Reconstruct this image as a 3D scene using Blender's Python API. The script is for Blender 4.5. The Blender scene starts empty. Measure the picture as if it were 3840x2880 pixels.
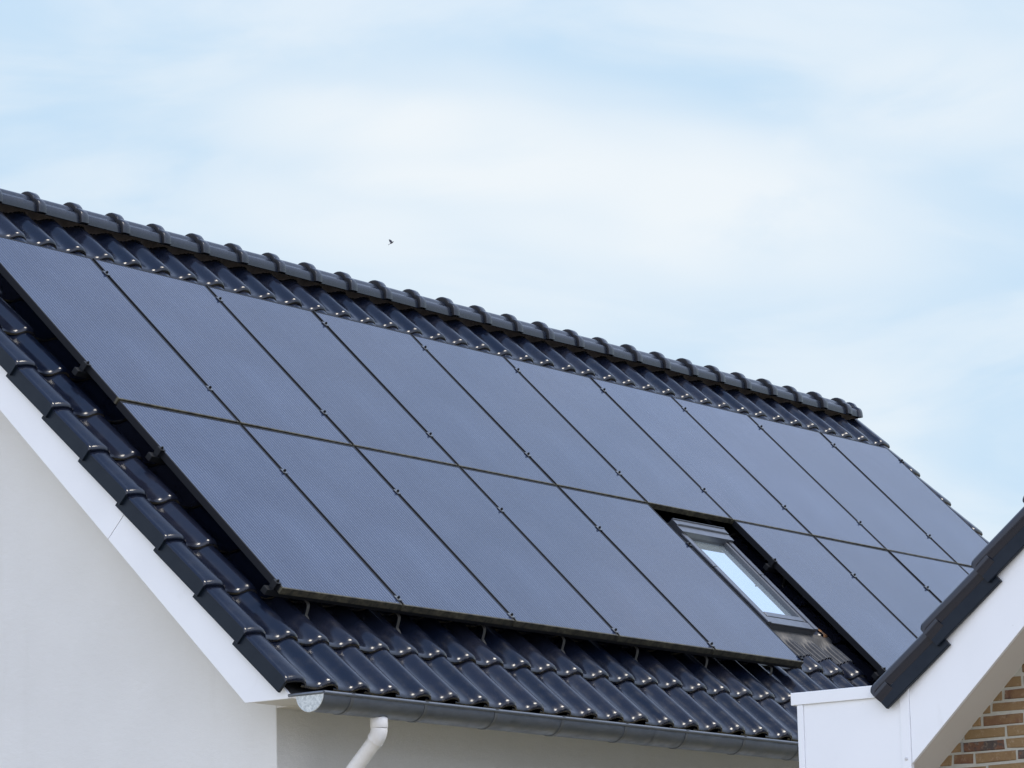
import bpy, math, random
from mathutils import Matrix, Vector
random.seed(7)
C = bpy.context.scene.collection
SC = bpy.context.scene
Z0 = 5.27                                   # height of the panel-row seam above the ground

# ------------------------------------------------------------------ camera
cam_d = bpy.data.cameras.new('camera'); cam = bpy.data.objects.new('camera', cam_d); C.objects.link(cam)
cr, cu, cf = Vector((.6060, -.7952, -.0216)), Vector((-.1392, -.1328, .9813)), Vector((.7832, .5916, .1912))
M = Matrix((cr, cu, -cf)).transposed().to_4x4(); M.translation = Vector((-13.8674, -13.212, 1.6019))
cam.matrix_world = M
cam_d.sensor_width = 36.0; cam_d.lens = 36.0 * 13134.4 / 3840.0
cam_d.clip_start = .1; cam_d.clip_end = 5000
SC.camera = cam

# ------------------------------------------------------------------ world, sun, exposure
SUN = Vector((.30, -.45, .84)).normalized()
world = bpy.data.worlds.new('World'); SC.world = world; world.use_nodes = True
nt = world.node_tree; N = nt.nodes; L = nt.links
for n in list(N): N.remove(n)
def nd(tree, kind, **kw):
    n = tree.nodes.new(kind)
    for k, v in kw.items():
        if k[0] == '_': setattr(n, k[1:], v)
        else: n.inputs[k.replace('__', ' ')].default_value = v
    return n
out = nd(nt, 'ShaderNodeOutputWorld'); bg = nd(nt, 'ShaderNodeBackground', Strength=.1)
sky = nd(nt, 'ShaderNodeTexSky', _sky_type='NISHITA', _sun_disc=False)
sky.sun_elevation = math.asin(SUN.z); sky.sun_rotation = math.atan2(SUN.x, SUN.y)
sky.air_density = 1.0; sky.dust_density = 2.0; sky.ozone_density = 1.0
tc = nd(nt, 'ShaderNodeTexCoord')
mp = nd(nt, 'ShaderNodeMapping'); mp.inputs['Scale'].default_value = (9, 9, 26); mp.inputs['Location'].default_value = (1.3, .2, .6)
mp.inputs['Rotation'].default_value = (.25, -.3, .2)
nz = nd(nt, 'ShaderNodeTexNoise', Scale=1.0, Detail=6.0, Roughness=.52, Distortion=.55)
L.new(tc.outputs['Generated'], mp.inputs['Vector']); L.new(mp.outputs['Vector'], nz.inputs['Vector'])
rp = nd(nt, 'ShaderNodeMapRange', _interpolation_type='SMOOTHSTEP'); rp.inputs['From Min'].default_value = .34; rp.inputs['From Max'].default_value = .68
L.new(nz.outputs['Fac'], rp.inputs['Value'])
# a broad bright bank of cloud and an open patch, both fixed in the sky
def bank(d, c0, c1):
    dot = nd(nt, 'ShaderNodeVectorMath', _operation='DOT_PRODUCT'); dot.inputs[1].default_value = Vector(d).normalized()
    L.new(tc.outputs['Generated'], dot.inputs[0])
    m = nd(nt, 'ShaderNodeMapRange', _interpolation_type='SMOOTHSTEP'); m.inputs['From Min'].default_value = c0; m.inputs['From Max'].default_value = c1
    L.new(dot.outputs['Value'], m.inputs['Value']); return m.outputs['Result']
def mth(op, a, b, tree=None):
    n = nd(tree or nt, 'ShaderNodeMath', _operation=op)
    for i, v in enumerate((a, b)):
        if hasattr(v, 'links'): (tree or nt).links.new(v, n.inputs[i])
        else: n.inputs[i].default_value = v
    return n.outputs[0]
def blob(px, py, rx, ry, rot=0.):      # a soft patch of cloud fixed in one direction of the sky, sizes in radians
    c = (Vector((.7832, .5916, .1912)) + Vector((.6060, -.7952, -.0216)) * ((px - 512) / 3502.5) - Vector((-.1392, -.1328, .9813)) * ((py - 384) / 3502.5)).normalized()
    e1 = Vector((c.y, -c.x, 0)).normalized(); e2 = e1.cross(c); r = math.radians(rot)
    f1, f2 = e1 * math.cos(r) - e2 * math.sin(r), e1 * math.sin(r) + e2 * math.cos(r)
    d = nd(nt, 'ShaderNodeVectorMath', _operation='SUBTRACT'); L.new(tc.outputs['Generated'], d.inputs[0]); d.inputs[1].default_value = c
    tot = None
    for ax, rad in ((f1, rx), (f2, ry), (c, .25)):
        q = nd(nt, 'ShaderNodeVectorMath', _operation='DOT_PRODUCT'); L.new(d.outputs[0], q.inputs[0]); q.inputs[1].default_value = ax / rad
        sq = mth('MULTIPLY', q.outputs['Value'], q.outputs['Value']); tot = sq if tot is None else mth('ADD', tot, sq)
    m = nd(nt, 'ShaderNodeMapRange', _interpolation_type='SMOOTHSTEP'); m.inputs['From Min'].default_value = 1.; m.inputs['From Max'].default_value = 0.
    tot = mth('ADD', tot, mth('MULTIPLY', mth('SUBTRACT', nz.outputs['Fac'], .5), 2.8))
    L.new(tot, m.inputs['Value']); return m.outputs['Result']
cov = mth('ADD', mth('MULTIPLY', rp.outputs['Result'], .44), .24)
for (px, py, rx, ry, rot, wgt) in ((640, 185, .115, .030, 14, .46), (430, 150, .07, .018, 8, .30), (760, 230, .06, .03, 20, .25), (930, 95, .045, .022, -5, .34), (470, 255, .09, .024, 14, .28),
                                   (320, 215, .05, .014, 10, .18), (260, 110, .06, .014, 4, .18), (880, 420, .03, .03, 0, .2),
                                   (60, 150, .05, .028, 0, -.22), (110, 15, .07, .018, 0, -.16), (700, 75, .06, .016, 8, -.18), (900, 300, .07, .035, 10, -.22), (990, 480, .05, .035, 0, -.15)):
    cov = mth('ADD', cov, mth('MULTIPLY', blob(px, py, rx, ry, rot), wgt * .8))
cl = nd(nt, 'ShaderNodeClamp'); L.new(cov, cl.inputs['Value'])
# thin cloud brightness: brighter overhead and in the half of the sky behind the camera
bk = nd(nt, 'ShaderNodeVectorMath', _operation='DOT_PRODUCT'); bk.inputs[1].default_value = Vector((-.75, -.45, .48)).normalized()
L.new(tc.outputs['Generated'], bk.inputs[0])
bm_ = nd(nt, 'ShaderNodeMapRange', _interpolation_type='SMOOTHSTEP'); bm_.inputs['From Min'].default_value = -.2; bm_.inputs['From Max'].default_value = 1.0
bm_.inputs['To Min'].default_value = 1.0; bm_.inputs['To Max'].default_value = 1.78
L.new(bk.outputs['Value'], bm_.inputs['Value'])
sz = nd(nt, 'ShaderNodeSeparateXYZ'); L.new(tc.outputs['Generated'], sz.inputs[0])
el_ = nd(nt, 'ShaderNodeMapRange', _interpolation_type='SMOOTHSTEP'); el_.inputs['From Min'].default_value = .27; el_.inputs['From Max'].default_value = .55
L.new(sz.outputs['Z'], el_.inputs['Value'])
def cmix(f, a, b_):
    n = nd(nt, 'ShaderNodeMix', _data_type='RGBA')
    for k, v in (('A', a), ('B', b_)):
        if hasattr(v, 'links'): L.new(v, n.inputs[k])
        else: n.inputs[k].default_value = (*v, 1)
    L.new(f, n.inputs['Factor']); return n.outputs['Result']
blue = cmix(el_.outputs['Result'], (5.65, 7.8, 9.85), (6.5, 8.7, 12.8))
white = cmix(el_.outputs['Result'], (9.3, 9.9, 10.3), (10.2, 11.6, 15.2))
thin = nd(nt, 'ShaderNodeMix', _data_type='RGBA'); L.new(blue, thin.inputs['A']); L.new(white, thin.inputs['B'])
L.new(cl.outputs['Result'], thin.inputs['Factor'])
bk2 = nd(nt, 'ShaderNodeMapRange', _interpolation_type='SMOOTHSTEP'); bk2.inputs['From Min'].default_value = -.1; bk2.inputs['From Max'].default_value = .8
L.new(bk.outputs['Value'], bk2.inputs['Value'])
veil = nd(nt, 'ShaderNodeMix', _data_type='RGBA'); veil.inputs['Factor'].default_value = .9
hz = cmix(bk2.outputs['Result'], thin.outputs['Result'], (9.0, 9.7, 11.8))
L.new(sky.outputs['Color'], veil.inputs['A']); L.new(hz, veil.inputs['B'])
zen = nd(nt, 'ShaderNodeMapRange', _interpolation_type='SMOOTHSTEP'); zen.inputs['From Min'].default_value = .52; zen.inputs['From Max'].default_value = .92
L.new(sz.outputs['Z'], zen.inputs['Value'])
top_sky = cmix(zen.outputs['Result'], veil.outputs['Result'], (1.9, 3.0, 5.6))
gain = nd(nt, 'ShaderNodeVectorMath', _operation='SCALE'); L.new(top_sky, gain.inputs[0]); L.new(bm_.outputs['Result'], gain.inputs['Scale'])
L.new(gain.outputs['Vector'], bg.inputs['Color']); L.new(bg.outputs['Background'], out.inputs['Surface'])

sun_d = bpy.data.lights.new('sun', 'SUN'); sun_d.energy = 2.2; sun_d.angle = math.radians(20); sun_d.color = (1, .93, .82)
sun = bpy.data.objects.new('sun', sun_d); C.objects.link(sun); sun.rotation_euler = (-SUN).to_track_quat('-Z', 'Y').to_euler(); sun.location = (20, 0, 30)
SC.view_settings.view_transform = 'Standard'; SC.view_settings.look = 'None'
SC.view_settings.exposure = 0; SC.view_settings.gamma = 1; SC.view_settings.use_curve_mapping = False

# ------------------------------------------------------------------ materials
def mat(name, col, rough=.5, metal=0., spec=.5, ior=1.5):
    m = bpy.data.materials.new(name); m.use_nodes = True
    b = m.node_tree.nodes['Principled BSDF']
    b.inputs['Base Color'].default_value = (*col, 1); b.inputs['Roughness'].default_value = rough
    b.inputs['Metallic'].default_value = metal; b.inputs['Specular IOR Level'].default_value = spec; b.inputs['IOR'].default_value = ior
    return m, m.node_tree, b
def noise(t, scale, detail=4., rough=.55, coord='Object', dist=0., stretch=None):
    c = nd(t, 'ShaderNodeTexCoord'); n = nd(t, 'ShaderNodeTexNoise', Scale=scale, Detail=detail, Roughness=rough, Distortion=dist)
    if stretch:
        m = nd(t, 'ShaderNodeMapping'); m.inputs['Scale'].default_value = stretch
        t.links.new(c.outputs[coord], m.inputs['Vector']); t.links.new(m.outputs['Vector'], n.inputs['Vector'])
    else: t.links.new(c.outputs[coord], n.inputs['Vector'])
    return n.outputs['Fac']
def remap(t, v, a, b, c=0., d=1.):
    n = nd(t, 'ShaderNodeMapRange', _interpolation_type='SMOOTHSTEP')
    for k, x in (('From Min', a), ('From Max', b), ('To Min', c), ('To Max', d)): n.inputs[k].default_value = x
    t.links.new(v, n.inputs['Value']); return n.outputs['Result']
def mixc(t, f, a, b):
    n = nd(t, 'ShaderNodeMix', _data_type='RGBA')
    for k, v in (('A', a), ('B', b)):
        if hasattr(v, 'links'): t.links.new(v, n.inputs[k])
        else: n.inputs[k].default_value = (*v, 1)
    if hasattr(f, 'links'): t.links.new(f, n.inputs['Factor'])
    else: n.inputs['Factor'].default_value = f
    return n.outputs['Result']
def bump(t, b, v, strength, dist):
    n = nd(t, 'ShaderNodeBump', Strength=strength, Distance=dist); t.links.new(v, n.inputs['Height']); t.links.new(n.outputs['Normal'], b.inputs['Normal'])

# glazed black roof tile
m_tile, t, b = mat('black_glazed_tile', (.010, .013, .022), .2, 0, .5, 1.5)
at = nd(t, 'ShaderNodeAttribute', _attribute_name='tone')
col = mixc(t, at.outputs['Fac'], (.004, .007, .017), (.013, .015, .026))
col = mixc(t, mth('MULTIPLY', mth('GREATER_THAN', at.outputs['Fac'], 1.5, t), remap(t, noise(t, 13, 6, .7), .42, .62, .1, 1.), t), col, (.060, .050, .028))
sp = remap(t, noise(t, 55, 2), .80, .83)
col = mixc(t, mth('MULTIPLY', sp, .5, t), col, (.35, .35, .32))
t.links.new(col, b.inputs['Base Color'])
t.links.new(remap(t, noise(t, 14, 5), .3, .75, .15, .27), b.inputs['Roughness'])
bump(t, b, noise(t, 60, 3), .02, .01)
m_flank, t, b = mat('black_matt_tile', (.006, .011, .020), .5, 0, .2)
t.links.new(remap(t, noise(t, 9, 5), .3, .75, .36, .52), b.inputs['Roughness'])
t.links.new(mixc(t, noise(t, 20, 5), (.006, .011, .020), (.010, .016, .026)), b.inputs['Base Color'])
m_ridge, t, b = mat('black_ridge_tile', (.012, .015, .022), .3)
t.links.new(mixc(t, noise(t, 30, 5), (.008, .012, .022), (.024, .029, .042)), b.inputs['Base Color'])
t.links.new(remap(t, noise(t, 25, 5), .3, .7, .17, .30), b.inputs['Roughness'])
m_deck, t, b = mat('dark_underlay', (.015, .015, .017), .8)
m_roll, t, b = mat('brown_ridge_roll', (.10, .075, .06), .7)
t.links.new(mixc(t, noise(t, 18, 6), (.045, .037, .034), (.19, .155, .135)), b.inputs['Base Color'])
# panel glass over dark cells with silver wires
m_glass, t, b = mat('panel_glass', (.012, .017, .034), .11, 0, .5, 1.56)
c = nd(t, 'ShaderNodeTexCoord'); sx = nd(t, 'ShaderNodeSeparateXYZ'); t.links.new(c.outputs['Object'], sx.inputs[0])
ph = mth('FRACT', mth('MULTIPLY', mth('ADD', sx.outputs['X'], 2.0, t), 1 / .0262, t), 0., t)
ln = mth('LESS_THAN', ph, .085, t)
brk = remap(t, noise(t, 3.0, 3, stretch=(9, .5, 1)), .30, .7, .32, .50)
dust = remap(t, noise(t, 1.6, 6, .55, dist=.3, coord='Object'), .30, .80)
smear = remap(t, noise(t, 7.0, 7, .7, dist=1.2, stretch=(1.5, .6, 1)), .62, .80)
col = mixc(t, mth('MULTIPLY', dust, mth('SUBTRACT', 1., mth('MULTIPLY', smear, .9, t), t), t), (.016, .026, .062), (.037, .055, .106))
col = mixc(t, mth('MULTIPLY', ln, brk, t), col, (.50, .56, .66))
oi = nd(t, 'ShaderNodeObjectInfo')
col = mixc(t, mth('MULTIPLY', oi.outputs['Random'], .30, t), col, (.010, .014, .030))
col = mixc(t, mth('MULTIPLY', smear, .55, t), col, (.008, .010, .016))
t.links.new(col, b.inputs['Base Color'])
t.links.new(mth('ADD', remap(t, noise(t, 3.1, 6, .6), .3, .75, .08, .17), mth('MULTIPLY', smear, .10, t), t), b.inputs['Roughness'])
m_frame, t, b = mat('black_anodised_frame', (.008, .009, .012), .5, 0, .18)
c = nd(t, 'ShaderNodeTexCoord'); sx = nd(t, 'ShaderNodeSeparateXYZ'); t.links.new(c.outputs['Object'], sx.inputs[0])
low = remap(t, sx.outputs['Y'], -.805, -.818)
rd = nd(t, 'ShaderNodeObjectInfo')
mott = remap(t, noise(t, 16, 7, .7), .30, .68, .15, .95)
grime = mixc(t, noise(t, 40, 4), (.035, .030, .020), (.20, .185, .125))
t.links.new(mixc(t, mth('MULTIPLY', low, mott, t), (.012, .013, .016), grime), b.inputs['Base Color'])
m_rail, t, b = mat('black_mounting_metal', (.010, .011, .013), .5, 0, .25)
m_clamp, t, b = mat('black_clamp_metal', (.16, .17, .18), .32, .7)
m_bolt, t, b = mat('dark_bolt', (.03, .03, .03), .4, .8)
m_hook, t, b = mat('galvanised_hook', (.34, .33, .29), .6, .2)
t.links.new(mixc(t, noise(t, 45, 4), (.03, .029, .026), (.10, .096, .086)), b.inputs['Base Color'])
# white parts
m_white, t, b = mat('white_panel_board', (.86, .87, .88), .38)
wc = mixc(t, remap(t, noise(t, 1.6, 6), .3, .8), (.85, .865, .885), (.80, .815, .835))
wc = mixc(t, mth('MULTIPLY', remap(t, noise(t, 5, 8, .72, dist=.6, stretch=(1, 1, .35)), .60, .78), .35, t), wc, (.60, .60, .57))
wc = mixc(t, mth('MULTIPLY', remap(t, noise(t, 42, 3, .6), .74, .80), .5, t), wc, (.42, .42, .40))
t.links.new(wc, b.inputs['Base Color'])
m_pvc, t, b = mat('white_plastic_pipe', (.84, .83, .82), .32)
t.links.new(mixc(t, remap(t, noise(t, 9, 6), .45, .8), (.85, .84, .83), (.74, .72, .69)), b.inputs['Base Color'])
m_render, t, b = mat('white_render', (.76, .76, .745), .9, spec=.2)
big = remap(t, noise(t, .9, 5), .3, .75)
col = mixc(t, big, (.77, .77, .752), (.71, .708, .688)); col = mixc(t, mth('MULTIPLY', remap(t, noise(t, 260, 3), .35, .7), .18, t), col, (.55, .545, .53))
col = mixc(t, mth('MULTIPLY', remap(t, noise(t, 2.4, 7, .65, stretch=(1, 1, .16)), .52, .75), .22, t), col, (.56, .55, .51))
t.links.new(col, b.inputs['Base Color']); bump(t, b, mth('ADD', noise(t, 240, 3), mth('MULTIPLY', noise(t, 14, 5, .6, stretch=(1, 1, 1.6)), 1.5, t), t), .45, .006)
m_soffit, t, b = mat('painted_soffit', (.66, .64, .60), .6)
t.links.new(mixc(t, noise(t, 3, 5), (.70, .68, .635), (.62, .595, .55)), b.inputs['Base Color'])
# zinc
m_zinc, t, b = mat('weathered_zinc', (.36, .38, .40), .42, .75)
t.links.new(mixc(t, noise(t, 6, 7, .65, stretch=(1, 3, 3)), (.12, .138, .168), (.26, .28, .31)), b.inputs['Base Color'])
t.links.new(remap(t, noise(t, 12, 6), .3, .7, .34, .55), b.inputs['Roughness'])
m_zcap, t, b = mat('mottled_galvanised_plate', (.6, .63, .62), .55, .35)
t.links.new(mixc(t, remap(t, noise(t, 60, 6, .7), .35, .65), (.42, .46, .465), (.68, .71, .70)), b.inputs['Base Color'])
m_strap, t, b = mat('zinc_bracket', (.18, .19, .2), .45, .7)
# skylight
m_alu, t, b = mat('grey_skylight_cladding', (.30, .31, .33), .3, .7)
t.links.new(mixc(t, noise(t, 20, 5), (.12, .13, .15), (.22, .23, .255)), b.inputs['Base Color'])
m_sash, t, b = mat('dark_grey_sash', (.10, .105, .115), .4, .3)
m_pane, t, b = mat('skylight_pane', (.70, .80, .84), .025, .8)
m_lead, t, b = mat('pleated_grey_flashing', (.16, .155, .145), .55, .3)
t.links.new(mixc(t, noise(t, 25, 6), (.045, .045, .046), (.14, .135, .13)), b.inputs['Base Color'])
m_rust, t, b = mat('rusty_stain', (.25, .12, .05), .6)
t.links.new(mixc(t, remap(t, noise(t, 22, 7, .7), .42, .58), (.03, .022, .022), (.34, .16, .06)), b.inputs['Base Color'])
# brick
m_brick, t, b = mat('multi_brick', (.3, .15, .08), .88, spec=.25)
at = nd(t, 'ShaderNodeAttribute', _attribute_name='tone'); rmp = nd(t, 'ShaderNodeValToRGB')
e = rmp.color_ramp.elements; e[0].position = 0; e[0].color = (.055, .05, .047, 1); e[1].position = 1; e[1].color = (.30, .19, .10, 1)
for p_, c_ in ((.13, (.085, .065, .055, 1)), (.2, (.145, .072, .044, 1)), (.42, (.205, .128, .064, 1)), (.62, (.235, .155, .078, 1)), (.82, (.225, .15, .072, 1))):
    q = e.new(p_); q.color = c_
tn = mth('ADD', at.outputs['Fac'], remap(t, noise(t, 9, 6, .65), .25, .75, -.20, .20), t)
t.links.new(tn, rmp.inputs['Fac'])
fl = remap(t, noise(t, 38, 6, .7), .52, .72)
col = mixc(t, mth('MULTIPLY', fl, .45, t), rmp.outputs['Color'], (.42, .33, .24))
col = mixc(t, mth('MULTIPLY', remap(t, noise(t, 30, 5, .7), .60, .75), .7, t), col, (.05, .035, .03))
t.links.new(col, b.inputs['Base Color']); bump(t, b, noise(t, 70, 5, .65), .7, .008)
m_mortar, t, b = mat('pale_mortar', (.46, .45, .40), .95, spec=.2)
t.links.new(mixc(t, noise(t, 45, 5), (.34, .335, .29), (.50, .49, .43)), b.inputs['Base Color']); bump(t, b, noise(t, 180, 3), .6, .006)
m_vent, t, b = mat('grey_weep_vent', (.3, .3, .28), .6)
m_ground, t, b = mat('ground_paving_and_grass', (.2, .2, .16), .95, spec=.2)
gcol = mixc(t, remap(t, noise(t, .12, 3), .46, .54), (.55, .47, .35), (.27, .23, .12))
t.links.new(mixc(t, mth('MULTIPLY', noise(t, 6, 6), .25, t), gcol, (.25, .23, .19)), b.inputs['Base Color'])
m_bird, t, b = mat('dark_feathers', (.03, .028, .045), .7)
m_screw, t, b = mat('white_screw_head', (.6, .6, .6), .4)

# ------------------------------------------------------------------ object helpers
WM = {}
def link(o, parent, wm):
    C.objects.link(o); WM[o] = wm
    if parent is not None:
        o.parent = parent; o.matrix_local = WM[parent].inverted() @ wm
    else: o.matrix_world = wm
    return o
def tag(o, label, cat, group=None, kind=None):
    if label: o['label'] = label
    if cat: o['category'] = cat
    if group: o['group'] = group
    if kind: o['kind'] = kind
    return o
I4 = Matrix.Identity(4)
def empty(name, loc):
    o = bpy.data.objects.new(name, None); return link(o, None, Matrix.Translation(loc))
class MB:
    def __init__(s): s.v = []; s.f = []; s.t = []; s.fm = []
    def add(s, vs, fs, tone=None, mi=0):
        o = len(s.v); s.v += [tuple(x) for x in vs]; s.f += [tuple(i + o for i in f) for f in fs]; s.fm += [mi] * len(fs)
        if tone is not None or s.t: s.t += [tone or 0.] * len(vs)
        return s
    def box(s, x0, x1, y0, y1, z0, z1, tone=None):
        return s.add([(x0,y0,z0),(x1,y0,z0),(x1,y1,z0),(x0,y1,z0),(x0,y0,z1),(x1,y0,z1),(x1,y1,z1),(x0,y1,z1)],
                     [(0,3,2,1),(4,5,6,7),(0,1,5,4),(1,2,6,5),(2,3,7,6),(3,0,4,7)], tone)
    def prism(s, poly, x0, x1):               # poly in (y, z), extruded along x
        n = len(poly); vs = [(x0, y, z) for y, z in poly] + [(x1, y, z) for y, z in poly]
        return s.add(vs, [tuple(range(n))[::-1], tuple(range(n, 2*n))] + [(i, (i+1) % n, n + (i+1) % n, n + i) for i in range(n)])
    def grid(s, rows, tone=None, closed=False):
        n = len(rows[0]); vs = [p for r in rows for p in r]; fs = []
        for j in range(len(rows) - 1):
            for i in range(n - (0 if closed else 1)):
                k = (i + 1) % n; fs.append((j*n+i, j*n+k, (j+1)*n+k, (j+1)*n+i))
        return s.add(vs, fs, tone)
    def tube(s, pts, rad, n=20, caps=True):
        pts = [Vector(p) for p in pts]; rows = []
        for i, p in enumerate(pts):
            d = ((pts[min(i+1, len(pts)-1)] - p).normalized() + (p - pts[max(i-1, 0)]).normalized()).normalized()
            a = Vector((1, 0, 0)) if abs(d.x) < .9 else Vector((0, 1, 0))
            e1 = d.cross(a).normalized(); e2 = d.cross(e1)
            r = rad[i] if isinstance(rad, (list, tuple)) else rad
            if 0 < i < len(pts)-1:
                r_ = r / max(.5, d.dot((pts[i+1]-p).normalized()))
            else: r_ = r
            rows.append([p + r_ * (math.cos(2*math.pi*k/n) * e1 + math.sin(2*math.pi*k/n) * e2) for k in range(n)])
        o = len(s.v); s.grid(rows, closed=True)
        if caps: s.f += [tuple(o + k for k in range(n))[::-1], tuple(o + (len(rows)-1)*n + k for k in range(n))]; s.fm += [0, 0]
        return s
    def build(s, name, m, parent=None, wm=I4, smooth=None, bevel=0, seg=2):
        me = bpy.data.meshes.new(name); me.from_pydata(s.v, [], s.f)
        ms = m if isinstance(m, (list, tuple)) else [m]
        for x in ms: me.materials.append(x)
        if len(ms) > 1: me.polygons.foreach_set('material_index', s.fm)
        if s.t: me.attributes.new('tone', 'FLOAT', 'POINT').data.foreach_set('value', s.t)
        if smooth is not None:
            me.polygons.foreach_set('use_smooth', [True] * len(me.polygons)); me.set_sharp_from_angle(angle=math.radians(smooth))
        me.update()
        o = bpy.data.objects.new(name, me); link(o, parent, wm)
        if bevel:
            bv = o.modifiers.new('bevel', 'BEVEL'); bv.width = bevel; bv.segments = seg; bv.limit_method = 'ANGLE'; bv.harden_normals = False
        return o
def inst(src, parent, wm):
    o = src.copy(); return link(o, parent, wm)

# ------------------------------------------------------------------ roof frame of the solar house: x along the eave, y up the slope, z off the slope
TH = .7779; ct, st = math.cos(TH), math.sin(TH)
RF = Matrix(((1, 0, 0, 0), (0, ct, -st, 0), (0, st, ct, Z0), (0, 0, 0, 1)))
def rf(u, v, w): return RF @ Vector((u, v, w))
def rfT(u, v, w): return RF @ Matrix.Translation((u, v, w))

# ------------------------------------------------------------------ ground
g = MB(); R_ = 1500
g.add([(-R_, -R_, 0), (R_, -R_, 0), (R_, R_, 0), (-R_, R_, 0)], [(0, 1, 2, 3)])
tag(g.build('ground', m_ground), None, None, None, 'structure')

# ------------------------------------------------------------------ tile geometry
PITCH, GAUGE, U0, V0, BASE = .2545, .39, -.26, -2.30, -.183
PROF = [(-.238,.004),(-.212,.003),(-.190,.0015),(-.170,.0004),(-.150,-.001),(-.135,-.0012),(-.122,-.0004),(-.110,.0014),(-.098,.0044),(-.088,.0084),(-.079,.0138),(-.070,.0206),(-.061,.0280),
        (-.052,.0350),(-.043,.0408),(-.033,.0454),(-.022,.0482),(-.010,.0495),(.002,.0492),(.013,.0472),(.024,.0430),(.034,.0362),(.043,.0272),(.050,.0175),(.056,.0080),(.0600,.0030)]
VPROF = [(-.100,.0200),(-.0985,.0245),(-.0945,.0285),(-.0885,.0312),(-.084,.0318),(-.080,.0330),(-.068,.0385),(-.052,.0438),(-.036,.0472),(-.018,.0491),(-.008,.0495),(.002,.0492),(.013,.0472),(.024,.0430),(.034,.0362),(.043,.0272),(.050,.0175),(.056,.0080),(.0600,.0030)]
PROF = [(x, h * .87) for x, h in PROF]
VPROF = [(x, h * .87) for x, h in VPROF]
VPROF_B = [(-.100,-.046),(-.1015,-.040),(-.107,-.028),(-.112,-.013),(-.1125,.002),(-.109,.014),(-.100,.0245),(-.087,.0305),(-.068,.0325),(-.046,.0315),(-.024,.027),(-.006,.0185),(.006,.008),(.014,.0),(.03,-.004),(.06,-.004)]
NOSE = [(.43,0),(.30,0),(.18,0),(.09,0),(.050,0),(.030,-.0005),(.021,-.0018),(.014,-.0042),(.008,-.0080),(.0035,-.0118),(.0008,-.0150)]
TILT = .030
def tile_rows(prof, length=.43):
    rows = []
    for d, dw in NOSE:
        d = min(d, length)
        k = max(0., 1 - d / .30)                      # the roll dips and tightens slightly towards the nose
        rows.append([(x, d, h * (1 - .05 * k) + TILT * (1 - d / GAUGE) + dw * (.75 + 8 * max(h, 0))) for x, h in prof])
    return rows
def add_tile(mb, prof, xf, tone, length=.43, lip=True):
    rows = tile_rows(prof, length)
    mb.grid([[xf(*p) for p in r] for r in rows], tone)
    tip = rows[-1]
    dirt = 2. if lip else tone
    f1 = [(x, .0, z - .0125) for x, y, z in tip]; f2 = [(x, .012, z - .0155) for x, y, z in tip]; f3 = [(x, .09, z - .016) for x, y, z in tip]
    mb.grid([[xf(*p) for p in r] for r in (tip, f1)], dirt); mb.grid([[xf(*p) for p in r] for r in (f1, f2, f3)], tone)
    side = [r[-1] for r in rows]
    mb.grid([[xf(*p) for p in side], [xf(x - .002, y, z - .014) for x, y, z in side]], tone)

# ------------------------------------------------------------------ the solar house
house = empty('house', (0, -1.14, 0))
tag(house, 'white rendered house with black tiled roof carrying rows of solar panels', 'house')
NT = 44; URIGHT = U0 + 43 * PITCH
YR, ZR = 1.80, 1.535 + Z0
def back(y): return 2 * YR - y
def roofline(y, w):                                     # z of the plane at offset w above slope, at depth y
    v = (y + st * w) / ct; return v * st + w * ct + Z0
# walls
zt = lambda y: roofline(y, -.27)
wl = MB(); wl.prism([(-1.14, 0), (-1.14, -1.75 + Z0), (-1.14, zt(-1.14)), (YR, zt(YR)), (back(-1.14), zt(-1.14)), (back(-1.14), 0)], 0, URIGHT - .1)
wall = wl.build('wall', m_render, house, bevel=.006, seg=2)
# deck
roof = MB()
dk = [(-1.50, roofline(-1.50, -.206)), (YR, roofline(YR, -.206)), (back(-1.50), roofline(-1.50, -.206)),
      (back(-1.50), roofline(-1.50, -.2135)), (YR, roofline(YR, -.2135)), (-1.50, roofline(-1.50, -.2135))]
roof.prism(dk, -.305, URIGHT + .05)
deckmesh = roof
# tile field (one part: the covering), with the deck under it as a sub-part
tl = MB()
for c_ in range(12):
    v0 = V0 + GAUGE * c_
    for k in range(1, NT - 1):
        u0 = U0 + PITCH * k
        if k in (23, 24) and -1.2 < v0 < -.05: continue
        du, dv, dw, ya = random.gauss(0, .0016), random.gauss(0, .0028), random.gauss(0, .0014), random.gauss(0, .006); rl = random.gauss(0, .016)
        add_tile(tl, PROF, lambda x, d, h: (u0 + du + x + ya * d, v0 + dv + d, BASE + dw + h + rl * (x + .08)), random.random(), .43 if c_ < 11 else .40)
roof_o = tl.build('roof', m_tile, house, RF, smooth=50)
deckmesh.build('roof_deck', m_deck, roof_o)
# verge tiles
def verge_mesh(flip=False, prof=VPROF, drop=-.067):
    mb = MB(); s = -1 if flip else 1
    off = lambda y: .021 * (1 - y / .43)
    put = lambda x, d, h: (x - off(d) * min(1, max(0, (-.05 - x) / .05)), s * d, h)
    add_tile(mb, prof, put, .4, lip=False)
    # flank: a flat cheek that hangs from the edge of the roll, proud at the nose and tucked in at the tail
    ring = []
    for x, y, z in [r[0] for r in tile_rows(prof)][::-1]:
        xo = x - off(y); zb = drop + TILT * (1 - y / GAUGE)
        ring.append([(xo, s*y, zb + .003), (xo, s*y, z - .0006), (xo + .021, s*y, z - .003), (xo + .021, s*y, zb), (xo + .003, s*y, zb)])
    x, y, z = ring[0][0]
    n0 = len(mb.f); mb.grid(ring, .2, closed=True); mb.add(ring[0], [(4, 3, 2, 1, 0)], .2); mb.add(ring[-1], [(0, 1, 2, 3, 4)], .2)
    mb.fm[n0:] = [1] * (len(mb.f) - n0)
    return mb
vm = verge_mesh(); vt0 = None
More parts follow.
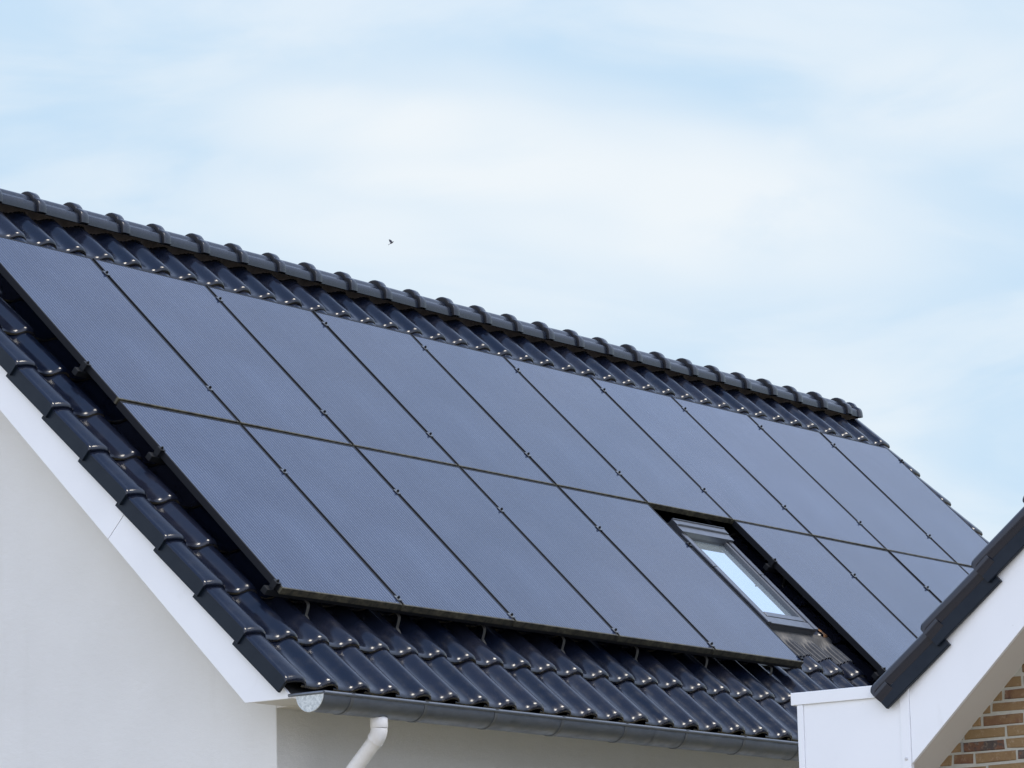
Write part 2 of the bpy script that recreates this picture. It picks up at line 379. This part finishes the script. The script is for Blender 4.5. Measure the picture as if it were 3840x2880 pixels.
for c_ in range(12):
    wm = rfT(U0 + random.gauss(0, .001), V0 + GAUGE * c_, BASE)
    if vt0 is None: vt0 = vm.build('verge_tile', [m_tile, m_flank], roof_o, wm, smooth=40)
    else: inst(vt0, roof_o, wm)
vr = MB()                                               # right-hand verge, mirrored
q = verge_mesh()
vr.v = [(-x, y, z) for x, y, z in q.v]; vr.f = [f[::-1] for f in q.f]; vr.fm = q.fm; vr.t = q.t
pan = MB(); add_tile(pan, [(x, h) for x, h in PROF if x < -.055], lambda x, d, h: (x, d, h), .4, lip=False)
vr.add(pan.v, pan.f, .4)
vt1 = None
for c_ in range(12):
    wm = rfT(URIGHT, V0 + GAUGE * c_, BASE)
    if vt1 is None: vt1 = vr.build('verge_tile', [m_tile, m_flank], roof_o, wm, smooth=40)
    else: inst(vt1, roof_o, wm)
# height of the tile surface at (u, v), used for things that drape over it
def tile_h(u, v):
    k = math.floor((u - U0 + .19) / PITCH + 1e-6); x = u - U0 - k * PITCH
    if x > .0605: x = x - PITCH
    h = 0.
    for (x0, h0), (x1, h1) in zip(PROF, PROF[1:]):
        if x0 <= x <= x1: h = h0 + (h1 - h0) * (x - x0) / (x1 - x0); break
    d = (v - V0) % GAUGE
    return BASE + h + TILT * (1 - d / GAUGE)
# ridge roll: pleated strip pressed over the tile tops under the ridge caps
rr = MB(); rows = [[], [], [], [], []]; nU = int((URIGHT + .36) / .0075)
for i in range(nU):
    u = -.33 + i * .0075; pl = .0022 * (1 if i % 3 == 0 else (-1 if i % 3 == 2 else 0)) + random.gauss(0, .0006)
    vb = 2.346 - .012 * math.cos((u - U0) / PITCH * 2 * math.pi) + random.gauss(0, .0015)
    hb = tile_h(u, vb) + .004
    for j, f in enumerate((0, .12, .4, .72, 1)):
        v = vb + (2.358 - vb) * f; w = hb + (-.084 - hb) * (f ** 1.1) + pl * (1 - .5 * f) + (-.006 * math.sin(math.pi * f))
        rows[j].append((u, v, w))
rr.grid(rows); rr.build('ridge_roll', m_roll, roof_o, RF, smooth=30)
# ridge tiles
RP = [(-.1065,-.124),(-.1062,-.106),(-.1045,-.088),(-.1000,-.0715),(-.0925,-.0600),(-.0825,-.0535),(-.0720,-.0505),(-.0635,-.0455),(-.0565,-.0365),(-.0505,-.0260),(-.0420,-.0155),(-.0310,-.0075),(-.0160,-.0018),(0,0)]
RP = RP + [(-y, z) for y, z in RP[-2::-1]]
def rp_off(d, dz=0):
    o = []
    for i, (y, z) in enumerate(RP):
        y0, z0 = RP[max(i-1, 0)]; y1, z1 = RP[min(i+1, len(RP)-1)]
        t_ = Vector((y1 - y0, z1 - z0)).normalized(); o.append((y - t_.y * d, z + t_.x * d + dz))
    return o
def ridge_mesh(length=.40, collar=.070, cap=False):
    mb = MB()
    secs = [(.004, -.012), (0, .008), (0, .020), (.003, .0245), (.009, .026), (.030, .026), (collar - .012, .025), (collar - .004, .021), (collar, .012), (collar + .004, 0), (length * .55, -.001), (length, -.002)]
    mb.grid([[(x, y, z) for y, z in rp_off(d)] for x, d in secs])
    mb.fm[:2 * (len(RP) - 1)] = [1] * (2 * (len(RP) - 1))
    mb.grid([[(x, y, z) for y, z in rp_off(d)] for x, d in ((length, -.002), (length, -.014), (0.0, -.012))])
    if cap:
        secs2 = [(length - .055, 0), (length - .05, .010), (length - .045, .015), (length - .012, .014), (length - .003, .010), (length, .003), (length + .002, -.01)]
        mb.grid([[(x, y, z) for y, z in rp_off(d)] for x, d in secs2])
        mb.add([(length + .002, y, z) for y, z in rp_off(-.01)], [tuple(range(len(RP)))])
    return mb
r0 = None
for i in range(-1, 28):
    x = 1.06 + .3741 * (i - 3)
    wm = Matrix.Translation((x, YR + random.gauss(0, .0015), 1.668 + Z0 + random.gauss(0, .0012))) @ Matrix.Rotation(random.gauss(0, .006), 4, 'Z') @ Matrix.Rotation(random.gauss(0, .004), 4, 'Y')
    if r0 is None: r0 = ridge_mesh().build('ridge_tile', [m_ridge, m_deck], roof_o, wm, smooth=42)
    else: inst(r0, roof_o, wm)
x = 1.06 + .3741 * 24 + .3741
ridge_mesh(.25, .070, True).build('ridge_end_tile', [m_ridge, m_deck], roof_o, Matrix.Translation((10.415, YR, 1.669 + Z0)), smooth=42)
# ------- bargeboards and soffit on the gable
XB = -.33
def wline(v, w): p = rf(0, v, w); return (p.y, p.z)
zc = -1.80 + Z0
vcut = (-1.80 - (-.43) * ct) / st                         # lower edge meets the level cut
tipz = roofline(-1.51, -.205)
j = -.763
lo = MB(); lo.prism([wline(vcut, -.43), (-1.51, zc), (-1.51, tipz), wline(j - .002, -.205), wline(j - .002, -.43)], XB, XB + .02)
lo.build('bargeboard', m_white, house, bevel=.002)
hi = MB(); hi.prism([wline(j + .002, -.43), wline(j + .002, -.205), (YR, roofline(YR, -.205)), (YR, roofline(YR, -.43))], XB, XB + .02)
hi.build('bargeboard', m_white, house, bevel=.002)
bb = MB(); bb.prism([(back(y), z) for y, z in ((YR, roofline(YR, -.43)), (YR, roofline(YR, -.205)), (-1.51, tipz), (-1.51, zc), wline(vcut, -.43))], XB, XB + .02)
bb.build('bargeboard', m_white, house, bevel=.002)
vs_ = (-1.796 - (-.426) * ct) / st
sf = MB(); pl_ = [wline(vs_, -.426), (-1.505, zc + .004), (-1.505, roofline(-1.505, -.216)), (YR, roofline(YR, -.216)), (YR, roofline(YR, -.426))]
sf.prism(pl_, XB + .022, -.001)
sf.prism([(back(y), z) for y, z in pl_[::-1]], XB + .022, -.001)
sf.prism([(-1.141, zc + .003), (-1.503, zc + .003), (-1.503, roofline(-1.503, -.216)), (-1.141, roofline(-1.141, -.216))], .001, URIGHT)
sf.build('soffit', m_soffit, house)
# small white filler block between barge foot and gutter
# ------- gutter
gy, gz, gr, x0g, x1g = -1.656, -1.790 + Z0, .0875, -.33, URIGHT + .05
gu = MB()
def arc(r, n=22, a0=math.pi, a1=2*math.pi): return [(gy + r * math.cos(a0 + (a1 - a0) * i / n), gz + r * math.sin(a0 + (a1 - a0) * i / n)) for i in range(n + 1)]
nx = 24; xs = [x0g + (x1g - x0g) * i / nx for i in range(nx + 1)]
gu.grid([[(x, y, z) for y, z in arc(gr)] for x in xs]); gu.grid([[(x, y, z) for y, z in arc(gr - .003)][::-1] for x in xs])
gu.tube([(x0g - .001, gy - gr - .003, gz + .004), (x1g, gy - gr - .003, gz + .004)], .0095, 12)
gu.box(x0g, x1g, gy + gr - .003, gy + gr, gz - .001, gz + .005)
gutter = gu.build('gutter', m_zinc, house, smooth=35)
ec = MB(); pts = arc(gr + .002)
ec.add([(x0g - .004, y, z) for y, z in pts] + [(x0g - .001, y, z) for y, z in pts], [tuple(range(23)), tuple(range(45, 22, -1))] + [(i, i + 23, i + 24, i + 1) for i in range(22)])
ec.tube([(x0g - .003, y, z) for y, z in arc(gr + .001)], .0035, 8)
ec.build('end_cap', m_zcap, gutter, smooth=35)
eb = MB(); eb.tube([(x0g - .003, gy - gr - .006, gz + .004), (x0g - .003, -1.516, gz + .004)], .0085, 12); eb.build('end_bead', m_zinc, gutter, smooth=40)
b0 = None; br = MB()
br.grid([[(x, y, z) for y, z in arc(gr + .0035)] for x in (-.013, .013)]); br.grid([[(x, y, z) for y, z in arc(gr + .0005)] for x in (-.013, .013)])
for s_ in (-.013, .013): br.grid([[(s_, y, z) for y, z in arc(gr + .0005)], [(s_, y, z) for y, z in arc(gr + .0035)]])
br.box(-.013, .013, gy - gr - .0135, gy - gr + .004, gz + .011, gz + .0145)
for i in range(18):
    wm = Matrix.Translation((-.10 + .6035 * i, 0, 0))
    if b0 is None: b0 = br.build('bracket', m_strap, gutter, wm, smooth=35)
    else: inst(b0, gutter, wm)
sm = MB()                                               # soldered joints of the gutter lengths
sm.grid([[(x, y, z) for y, z in arc(gr + .0018)] for x in (-.02, .02)])
sm.build('seam_strip', m_zinc, gutter, Matrix.Translation((2.62, 0, 0)), smooth=35)
# ------- downpipe
px_ = .218
dp = MB(); A_ = Vector((px_, -1.656, -1.965 + Z0)); d_ = Vector((0, .725, -.69)).normalized()
E_ = A_ + d_ * .54
dp.tube([A_ + d_ * .02, E_, E_ + Vector((0, .0, -.02)) + d_ * .02, Vector((px_, E_.y + .02, 2.4)), Vector((px_, E_.y + .02, .05))], .040, 28)
pipe = dp.build('downpipe', m_pvc, house, smooth=40)
so = MB(); so.tube([(px_, -1.656, -1.875 + Z0), (px_, -1.656, -1.878 + Z0), (px_, -1.656, -1.926 + Z0), (px_, -1.656, -1.928 + Z0)], [.044, .0465, .0465, .045], 28)
so.tube([(px_, -1.656, -1.850 + Z0), (px_, -1.656, -1.877 + Z0)], .030, 24)
so.build('socket', m_pvc, pipe, smooth=40)
el = MB(); P0 = Vector((px_, -1.656, -1.9285 + Z0)); K = Vector((px_, -1.656, -1.962 + Z0)); P2 = K + d_ * .036
qs = []
for i in range(9):
    f = i / 8; qs.append((1-f)**2 * P0 + 2*f*(1-f) * K + f*f * P2)
el.tube(qs, .0445, 28); el.tube([P2 - d_*.002, P2 + d_*.004], .0462, 28); el.build('elbow', m_pvc, pipe, smooth=40)
ou = MB(); ou.tube([(px_, gy, gz - gr + .012), (px_, gy, gz - gr - .012)], .036, 20); ou.build('outlet', m_zcap, gutter, smooth=40)
# ------- skylight
sk_f = MB(); u0, u1, va, vb = 5.345, 5.950, -1.13, -.085
for a_, b_, c_, d2 in ((u0, u0 + .048, va, vb), (u1 - .048, u1, va, vb)): sk_f.box(a_, b_, c_, d2, -.215, -.086)
sk_f.box(u0 + .0482, u1 - .0482, va, va + .05, -.215, -.088); sk_f.box(u0 + .0482, u1 - .0482, vb - .06, vb, -.215, -.088)
sky_o = sk_f.build('skylight', m_sash, house, RF, bevel=.003)
for a_, b_ in ((u0 - .004, u0 + .040), (u1 - .040, u1 + .004)):
    for c_, d2 in ((-1.136, -.556), (-.552, -.175)):
        s_ = MB(); s_.box(a_, b_, c_, d2, -.085, -.064); s_.build('side_cladding', m_alu, sky_o, RF, bevel=.006, seg=3)
sa = MB(); sa.box(u0 + .050, u0 + .078, -1.06, -.15, -.15, -.072); sa.box(u1 - .078, u1 - .050, -1.06, -.15, -.15, -.072)
sa.box(u0 + .0782, u1 - .0782, -1.058, -1.02, -.15, -.078); sa.box(u0 + .0782, u1 - .0782, -.20, -.152, -.15, -.078)
sa.build('sash', m_sash, sky_o, RF, bevel=.007, seg=3)
bcv = MB(); bcv.box(u0 + .0402, u1 - .0402, -1.134, -1.062, -.0855, -.072); bcv.box(u0 + .082, u1 - .082, -1.058, -1.012, -.0775, -.070)
bcv.build('bottom_cladding', m_alu, sky_o, RF, bevel=.004)
hd = MB(); hd.box(u0 - .008, u1 + .008, -.135, -.072, -.10, -.040); hd.box(u0 - .008, u1 + .008, -.200, -.1352, -.088, -.047)
hd.box(u0 + .01, u1 - .01, -.132, -.128, -.0399, -.036); hd.box(u0 - .008, u1 + .008, -.080, -.074, -.0399, -.033)
hd.build('hood', m_alu, sky_o, RF, bevel=.005, seg=3)
pn = MB(); pn.box(u0 + .078, u1 - .078, -1.02, -.20, -.112, -.104); pn.build('pane', m_pane, sky_o, RF)
fls = MB(); rows = []; nu = 130
for jv in range(15):
    f = jv / 14; row = []
    for i in range(nu + 1):
        u = 5.30 + .86 * i / nu; v = -1.115 - .275 * f + random.gauss(0, .001)
        h = tile_h(u, max(v, -1.52)); hh = h - BASE
        flat = -.125
        k = min(1, max(0, (f - .05) / .45)); k = k*k*(3 - 2*k)
        rib = .0055 * (1 if i % 4 < 2 else -1) * min(1, max(0, (f - .25) * 4))
        row.append((u, v, flat * (1 - k) + (h + .007) * k + rib))
    rows.append(row)
fls.grid(rows)
fls.grid([rows[-1], [(u, v + .0005, w - .005) for u, v, w in rows[-1]]])
fls.build('flashing_apron', m_lead, sky_o, RF, smooth=25)
ru = MB(); rows = []
for jv in range(8):
    v = -1.03 - .125 * jv / 7; rows.append([(6.075 + .085 * i / 14, v + random.gauss(0, .003), tile_h(6.075 + .085 * i / 14, v) + .004) for i in range(15)])
ru.grid(rows); ru.build('rusty_patch', m_rust, sky_o, RF, smooth=60)

# ------------------------------------------------------------------ solar panels
PW, PH, GAPU, GAPV = 1.0, 1.657, 1.02, 1.67
def panel_parts(root, wm):
    f = MB(); hw, hh, bw = PW/2, PH/2, .011
    for a_, b_, c_, d2 in ((-hw, -hw + bw, -hh, hh), (hw - bw, hw, -hh, hh), (-hw + bw, hw - bw, -hh, -hh + bw), (-hw + bw, hw - bw, hh - bw, hh)):
        f.box(a_, b_, c_, d2, -.040, 0)
    f.box(-hw + bw, hw - bw, -hh + bw, hh - bw, -.036, -.034)
    fr = f.build('frame', m_frame, root, wm, bevel=.0012)
    gl = MB(); n = 12
    rows = [[(-hw + bw + (PW - 2*bw) * i / 6, -hh + bw + (PH - 2*bw) * j_ / 10, -.0016) for i in range(7)] for j_ in range(11)]
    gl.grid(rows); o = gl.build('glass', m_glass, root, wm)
    return fr, o
LAB = {
 (1,0): 'upper-row solar panel cut off by the left edge of the photo',
 (1,1): 'second solar panel from the left in the upper row, all of it in view',
 (1,2): 'third solar panel from the left in the upper row',
 (1,3): 'fourth solar panel from the left in the upper row',
 (1,4): 'upper-row solar panel whose lower right corner touches the top left corner of the skylight gap',
 (1,5): 'solar panel directly above the skylight gap, grimy along its lower edge',
 (1,6): 'upper-row solar panel just right of the one above the skylight',
 (1,7): 'third solar panel from the right end of the upper row',
 (1,8): 'second solar panel from the right end of the upper row',
 (1,9): 'last solar panel of the upper row, at the right roof edge against the sky',
 (0,0): 'lower-row solar panel nearest the white gable, yellow grime on its bottom frame',
 (0,1): 'lower-row solar panel second from the white gable',
 (0,2): 'middle one of the five lower-row solar panels left of the skylight',
 (0,3): 'lower-row solar panel second to the left of the skylight',
 (0,4): 'lower-row solar panel bordering the skylight on its left, long bottom frame over open tiles',
 (0,6): 'lower-row solar panel bordering the skylight gap on its right',
 (0,7): 'lower-row solar panel between the skylight-side one and the half-hidden ones',
 (0,8): 'lower-row solar panel largely hidden behind the nearer roof edge at right',
 (0,9): 'small visible corner of the last lower-row solar panel behind the nearer roof edge',
}
proto = None
for (row, c_), lab in LAB.items():
    wm = rfT(c_ * GAPU + .01 + PW/2, (0 if row else -GAPV) + .0065 + PH/2, random.gauss(0, .0008)) @ Matrix.Rotation(random.gauss(0, .0012), 4, 'X') @ Matrix.Rotation(random.gauss(0, .0012), 4, 'Y')
    o = bpy.data.objects.new('solar_panel', None); link(o, None, wm); tag(o, lab, 'solar panel', 'black solar panels on the roof')
    if proto is None: proto = panel_parts(o, wm)
    else:
        for p_ in proto: inst(p_, o, wm)

# ------------------------------------------------------------------ mounting rails with clamps and hooks
cm = MB(); cm.box(-.019, .019, -.020, .020, .002, .0055); cm.box(-.0075, .0075, -.020, .020, -.05, .002)
cb = MB(); cb.tube([(0, 0, .0056), (0, 0, .015)], .0085, 6); cb.tube([(0, 0, .015), (0, 0, .019)], .0050, 6)
en = MB(); en.box(-.030, .008, -.019, .019, .002, .006); en.box(-.030, -.026, -.019, .019, -.044, .002); en.box(-.034, -.008, -.017, .017, -.0795, -.044)
hkm = MB(); hkm.grid([[(s_ * .011, y, z) for y, z in ((0, -.082), (-.024, -.083), (-.036, -.089), (-.046, -.103), (-.056, -.125), (-.064, -.14), (-.10, -.152))] for s_ in (-1, 1)])
hkm.grid([[(s_ * .011, y - .002, z - .006) for y, z in ((0, -.082), (-.024, -.083), (-.036, -.089), (-.046, -.103), (-.056, -.125), (-.064, -.14), (-.10, -.152))] for s_ in (1, -1)])
for s_ in (-1, 1): hkm.grid([[(s_ * .011, y + q_ * -.002, z - .006 * q_) for y, z in ((0, -.082), (-.024, -.083), (-.036, -.089), (-.046, -.103), (-.056, -.125), (-.064, -.14), (-.10, -.152))] for q_ in (0, 1)])
protos = {}
def part(key, mb, name, m, parent, wm, **kw):
    if key not in protos: protos[key] = mb.build(name, m, parent, wm, **kw); return protos[key]
    return inst(protos[key], parent, wm)
def rail(v, ua, ub, lab, mids, ends, hooks):
    wm0 = rfT((ua + ub) / 2, v, 0); h = (ub - ua) / 2
    o = bpy.data.objects.new('mounting_rail', None); link(o, None, wm0); tag(o, lab, 'mounting rail', 'rails the solar panels are clamped to')
    rb = MB(); rb.box(-h, h, -.02, .02, -.0785, -.0415); rb.build('rail', m_rail, o, wm0, bevel=.002)
    for k in mids:
        wm = rfT(k * GAPU, v + random.gauss(0, .006), 0) @ Matrix.Rotation(random.gauss(0, .05), 4, 'Z')
        c1 = part('mid', cm, 'clamp', m_clamp, o, wm, bevel=.001); part('bolt', cb, 'bolt', m_bolt, c1, wm, smooth=30)
    for k, s_ in ends:
        wm = rfT(k, v + random.gauss(0, .004), 0) @ (Matrix.Rotation(math.pi, 4, 'Z') if s_ < 0 else I4)
        c1 = part('end', en, 'end_clamp', m_rail, o, wm, bevel=.001); part('bolt', cb, 'bolt', m_bolt, c1, wm @ Matrix.Translation((-.010, 0, 0)), smooth=30)
    for u in hooks: part('hook', hkm, 'roof_hook', m_hook, o, rfT(u, v, 0), smooth=30)
rail(1.50, -.055, 10.23, 'topmost black mounting rail just under the upper panels\' top edge', range(1, 10), ((.012, 1), (10.188, -1)), [.3 + .78 * i for i in range(13)])
rail(.33, -.055, 10.23, 'black mounting rail under the lower part of the upper panel row', range(1, 10), ((.012, 1), (10.188, -1)), [.3 + .78 * i for i in range(13)])
rail(-.455, -.055, 5.115, 'black mounting rail high under the lower panels left of the skylight', range(1, 5), ((.012, 1), (5.088, -1)), [.3 + .78 * i for i in range(7)])
rail(-.455, 6.075, 10.23, 'black mounting rail high under the lower panels right of the skylight', range(7, 10), ((6.132, 1), (10.188, -1)), [6.3 + .78 * i for i in range(5)])
rail(-1.615, -.055, 5.115, 'lowest black mounting rail with metal hooks above the open eave tiles', range(1, 5), ((.012, 1), (5.088, -1)), [.30, 1.07, 1.84, 2.60, 3.345, 4.09, 4.82])
rail(-1.615, 6.075, 10.23, 'lowest black mounting rail right of the skylight, end showing beside the nearer roof', range(7, 10), ((6.132, 1), (10.188, -1)), [6.3 + .78 * i for i in range(5)])

# ------------------------------------------------------------------ the nearer brick house
T2 = math.atan(.9428); c2, s2 = math.cos(T2), math.sin(T2); XF = .10; XBB = .13; XW = .39
yo, zo = -4.8892, -2.3485 + Z0                           # a point of the bargeboard's lower edge
def bl(v, w): return (yo - v * c2 + w * s2, zo + v * s2 + w * c2)
def bz(y, w):                                            # z on offset plane w at depth y
    v = -(y - yo - w * s2) / c2; return zo + v * s2 + w * c2
bh = empty('brick_house', (XW, -5.0, 0)); tag(bh, 'nearer house with brick gable, white bargeboard and dark roof edge at the right', 'house')
YRB = -9.0; XE = 10.4
def bback(y): return 2 * YRB - y
YWALL = -4.86
cw = MB(); top_ = -.03
cw.prism([(YWALL, 0), (YWALL, bz(YWALL, .02)), (YRB, bz(YRB, .02)), (bback(YWALL), bz(YWALL, .02)), (bback(YWALL), 0)], XW, XE)
bwall = cw.build('brick_wall', m_mortar, bh)
bk_ = MB(); CH = .0566; BL, J = .211, .0115; n = 0
zq = Z0 - 2.62 - CH * 60
JO = []; ri = 0
z = zq
while z < bz(YRB, 0):
    off_ = random.choice((0, .5, .25, .75)) * (BL + J) + random.uniform(-.012, .012)
    y = YWALL - .0 + off_
    while y > bback(YWALL):
        bl_ = BL * (.5 if random.random() < .22 else 1) + random.gauss(0, .0025)
        y1 = min(y, YWALL); y0 = max(y - bl_, bback(YWALL))
        lim = min(bz(y1, .01), bz(bback(y0), .01))
        if y1 - y0 > .03 and z + CH < lim + .22 and z > 0.02:
            hgt = CH - J + random.gauss(0, .001); zz = z + random.gauss(0, .0009); pr = .0045 + random.gauss(0, .0012)
            jj = [random.gauss(0, .0017) for _ in range(8)]; bv = .004
            f0 = [(XW - pr + bv, y0 + jj[0], zz + jj[1]), (XW - pr + bv, y1 + jj[2], zz + jj[3]), (XW - pr + bv, y1 + jj[4], zz + hgt + jj[5]), (XW - pr + bv, y0 + jj[6], zz + hgt + jj[7])]
            cy, cz = (y0 + y1) / 2, zz + hgt / 2
            f1 = [(XW - pr, p[1] + (bv if p[1] < cy else -bv), p[2] + (bv if p[2] < cz else -bv)) for p in f0]
            fb = [(XW + .004, p[1], p[2]) for p in f0]
            tone = random.choice((.10, .26, .33, .42, .48, .55, .58, .6, .64, .66, .7, .75, .8, .86)) + random.gauss(0, .03)
            bk_.add(f0 + f1 + fb, [(4, 5, 6, 7)] + [(i, (i+1) % 4, 4 + (i+1) % 4, 4 + i) for i in range(4)] + [(8 + i, 8 + (i+1) % 4, (i+1) % 4, i) for i in range(4)], tone)
        JO.append((y0 - J / 2, z))
        y -= bl_ + J + random.gauss(0, .0012)
    z += CH; ri += 1
bk_.build('bricks', m_brick, bwall)
wv = MB()
for i in range(7): wv.box(XW - .006, XW + .002, -.0055, .0055, .002 + i * .0064, .0052 + i * .0064)
wv.box(XW - .003, XW + .002, -.006, .006, 0, .0475)
wv.build('weep_vent', m_vent, bwall, Matrix.Translation((0, *min(JO, key=lambda p_: abs(p_[0] + 5.13) + 3 * abs(p_[1] + 2.29 - Z0)))))
# roof slab, bargeboard, soffit
rs = MB(); rs.prism([bl(.13, .25), bl(.13, .318), (YRB, bz(YRB, .318)), (bback(bl(.13, .318)[0]), bl(.13, .318)[1]), (bback(bl(.13, .25)[0]), bl(.13, .25)[1]), (YRB, bz(YRB, .25))], XF + .05, XE + .2)
broof = rs.build('roof', m_tile, bh)
bb = MB(); ylo = -4.36
bb.prism([(-4.899, bz(-4.899, 0)), (-4.899, bz(-4.899, .275)), (YRB, bz(YRB, .275)), (YRB, bz(YRB, 0))], XBB, XBB + .02)
bb.build('bargeboard', m_white, bh, bevel=.002)
bb = MB(); bb.prism([(bback(y), z_) for y, z_ in ((YRB, bz(YRB, 0)), (YRB, bz(YRB, .275)), (-4.36, bz(-4.36, .275)), (-4.36, bz(-4.36, 0)))], XBB, XBB + .02)
bb.build('bargeboard', m_white, bh, bevel=.002)
sf = MB(); sf.prism([(-4.60, bz(-4.60, .004)), (-4.60, bz(-4.60, .06)), (YRB, bz(YRB, .06)), (YRB, bz(YRB, .004))], XBB + .021, XW + .02)
sf.prism([(bback(-4.60), bz(-4.60, .004)), (YRB, bz(YRB, .004)), (YRB, bz(YRB, .06)), (bback(-4.60), bz(-4.60, .06))], XBB + .021, XW + .02)
sf.build('soffit', m_soffit, bh)
# eave box with its end panel
zt_, zm = -1.9635 + Z0, -2.022 + Z0; zbot = -2.80 + Z0
ebx = MB(); ebx.prism([(-4.320, zbot), (-4.320, zm), (-4.848, zm), (-4.848, zbot)], XBB, XE)
ebox = ebx.build('eave_box', m_white, bh, bevel=.0015)
cp = MB(); cp.box(XBB - .012, XE, -4.852, -4.257, zm, zt_); cp.build('box_cap', m_white, ebox, bevel=.002)
ts = MB(); ts.box(XBB - .008, XE, -4.3195, -4.287, zbot, zm - .001); ts.build('corner_trim', m_white, ebox, bevel=.003)
ts = MB(); ts.box(XBB - .006, XBB + .02, -4.898, -4.8485, zbot, zt_ + .02); ts.build('cover_strip', m_white, ebox, bevel=.0015)
scw = MB(); scw.tube([(XBB - .0062, 0, 0), (XBB - .010, 0, 0), (XBB - .0115, 0, 0)], [.008, .007, .004], 14)
scw.build('screw', m_screw, ebox, Matrix.Translation((0, -4.8725, -2.3155 + Z0)), smooth=30)
# verge tiles of the nearer house
RB = Matrix.Translation((0, yo, zo)) @ Matrix.Rotation(-T2, 4, 'X')
vmb = verge_mesh(True, VPROF_B, -.112); vmb.f = [f[::-1] for f in vmb.f]; vt2 = None
for k in range(15):
    wm = RB @ Matrix.Translation((XF + .108 + random.gauss(0, .001), -(.118 + .388 * k), .3375))
    if vt2 is None: vt2 = vmb.build('verge_tile', [m_tile, m_flank], broof, wm, smooth=40)
    else: inst(vt2, broof, wm)

# ------------------------------------------------------------------ a small bird in the sky
bd = MB()
def ell(mb, pts, rad, n=12): mb.tube(pts, rad, n)
ell(bd, [(-.075,0,-.004),(-.066,0,-.003),(-.04,0,0),(0,0,.004),(.035,0,.008),(.05,0,.013),(.062,0,.016),(.075,0,.014),(.082,0,.012),(.094,0,.010)], [.004,.012,.022,.027,.022,.016,.017,.013,.005,.001])
bd.add([(-.06,-.008,0),(-.06,.008,0),(-.15,.022,-.012),(-.135,0,-.010),(-.15,-.022,-.012),(-.06,-.008,-.006),(-.06,.008,-.006),(-.15,.022,-.015),(-.135,0,-.013),(-.15,-.022,-.015)],
       [(0,1,2,3,4),(9,8,7,6,5),(0,4,9,5),(1,6,7,2),(2,7,8,3),(3,8,9,4)])
bird = bd.build('bird', m_bird, None, I4, smooth=60)
for s_ in (-1, 1):
    wg = MB(); top = [(.035,s_*.018,.012),(.045,s_*.07,.05),(.015,s_*.13,.085),(-.02,s_*.17,.095),(-.035,s_*.12,.075),(-.05,s_*.07,.042),(-.03,s_*.018,.01)]
    wg.add(top + [(x, y, z - .004) for x, y, z in top], [tuple(range(7)), tuple(range(13, 6, -1))] + [(i, (i+1) % 7, 7 + (i+1) % 7, 7 + i) for i in range(7)])
    wg.build('wing', m_bird, bird, I4)
ray = (cf + cr * ((1468 - 1920) / 13134.4) - cu * ((911 - 1440) / 13134.4))
bird_m = Matrix.Translation(M.translation + ray * 78) @ Matrix.Rotation(math.radians(-53+8), 4, 'Z') @ Matrix.Rotation(math.radians(-26), 4, 'Y') @ Matrix.Rotation(math.radians(35), 4, 'X') @ Matrix.Scale(.62, 4)
bird.matrix_world = bird_m
tag(bird, 'small dark bird flying above the ridge', 'bird')
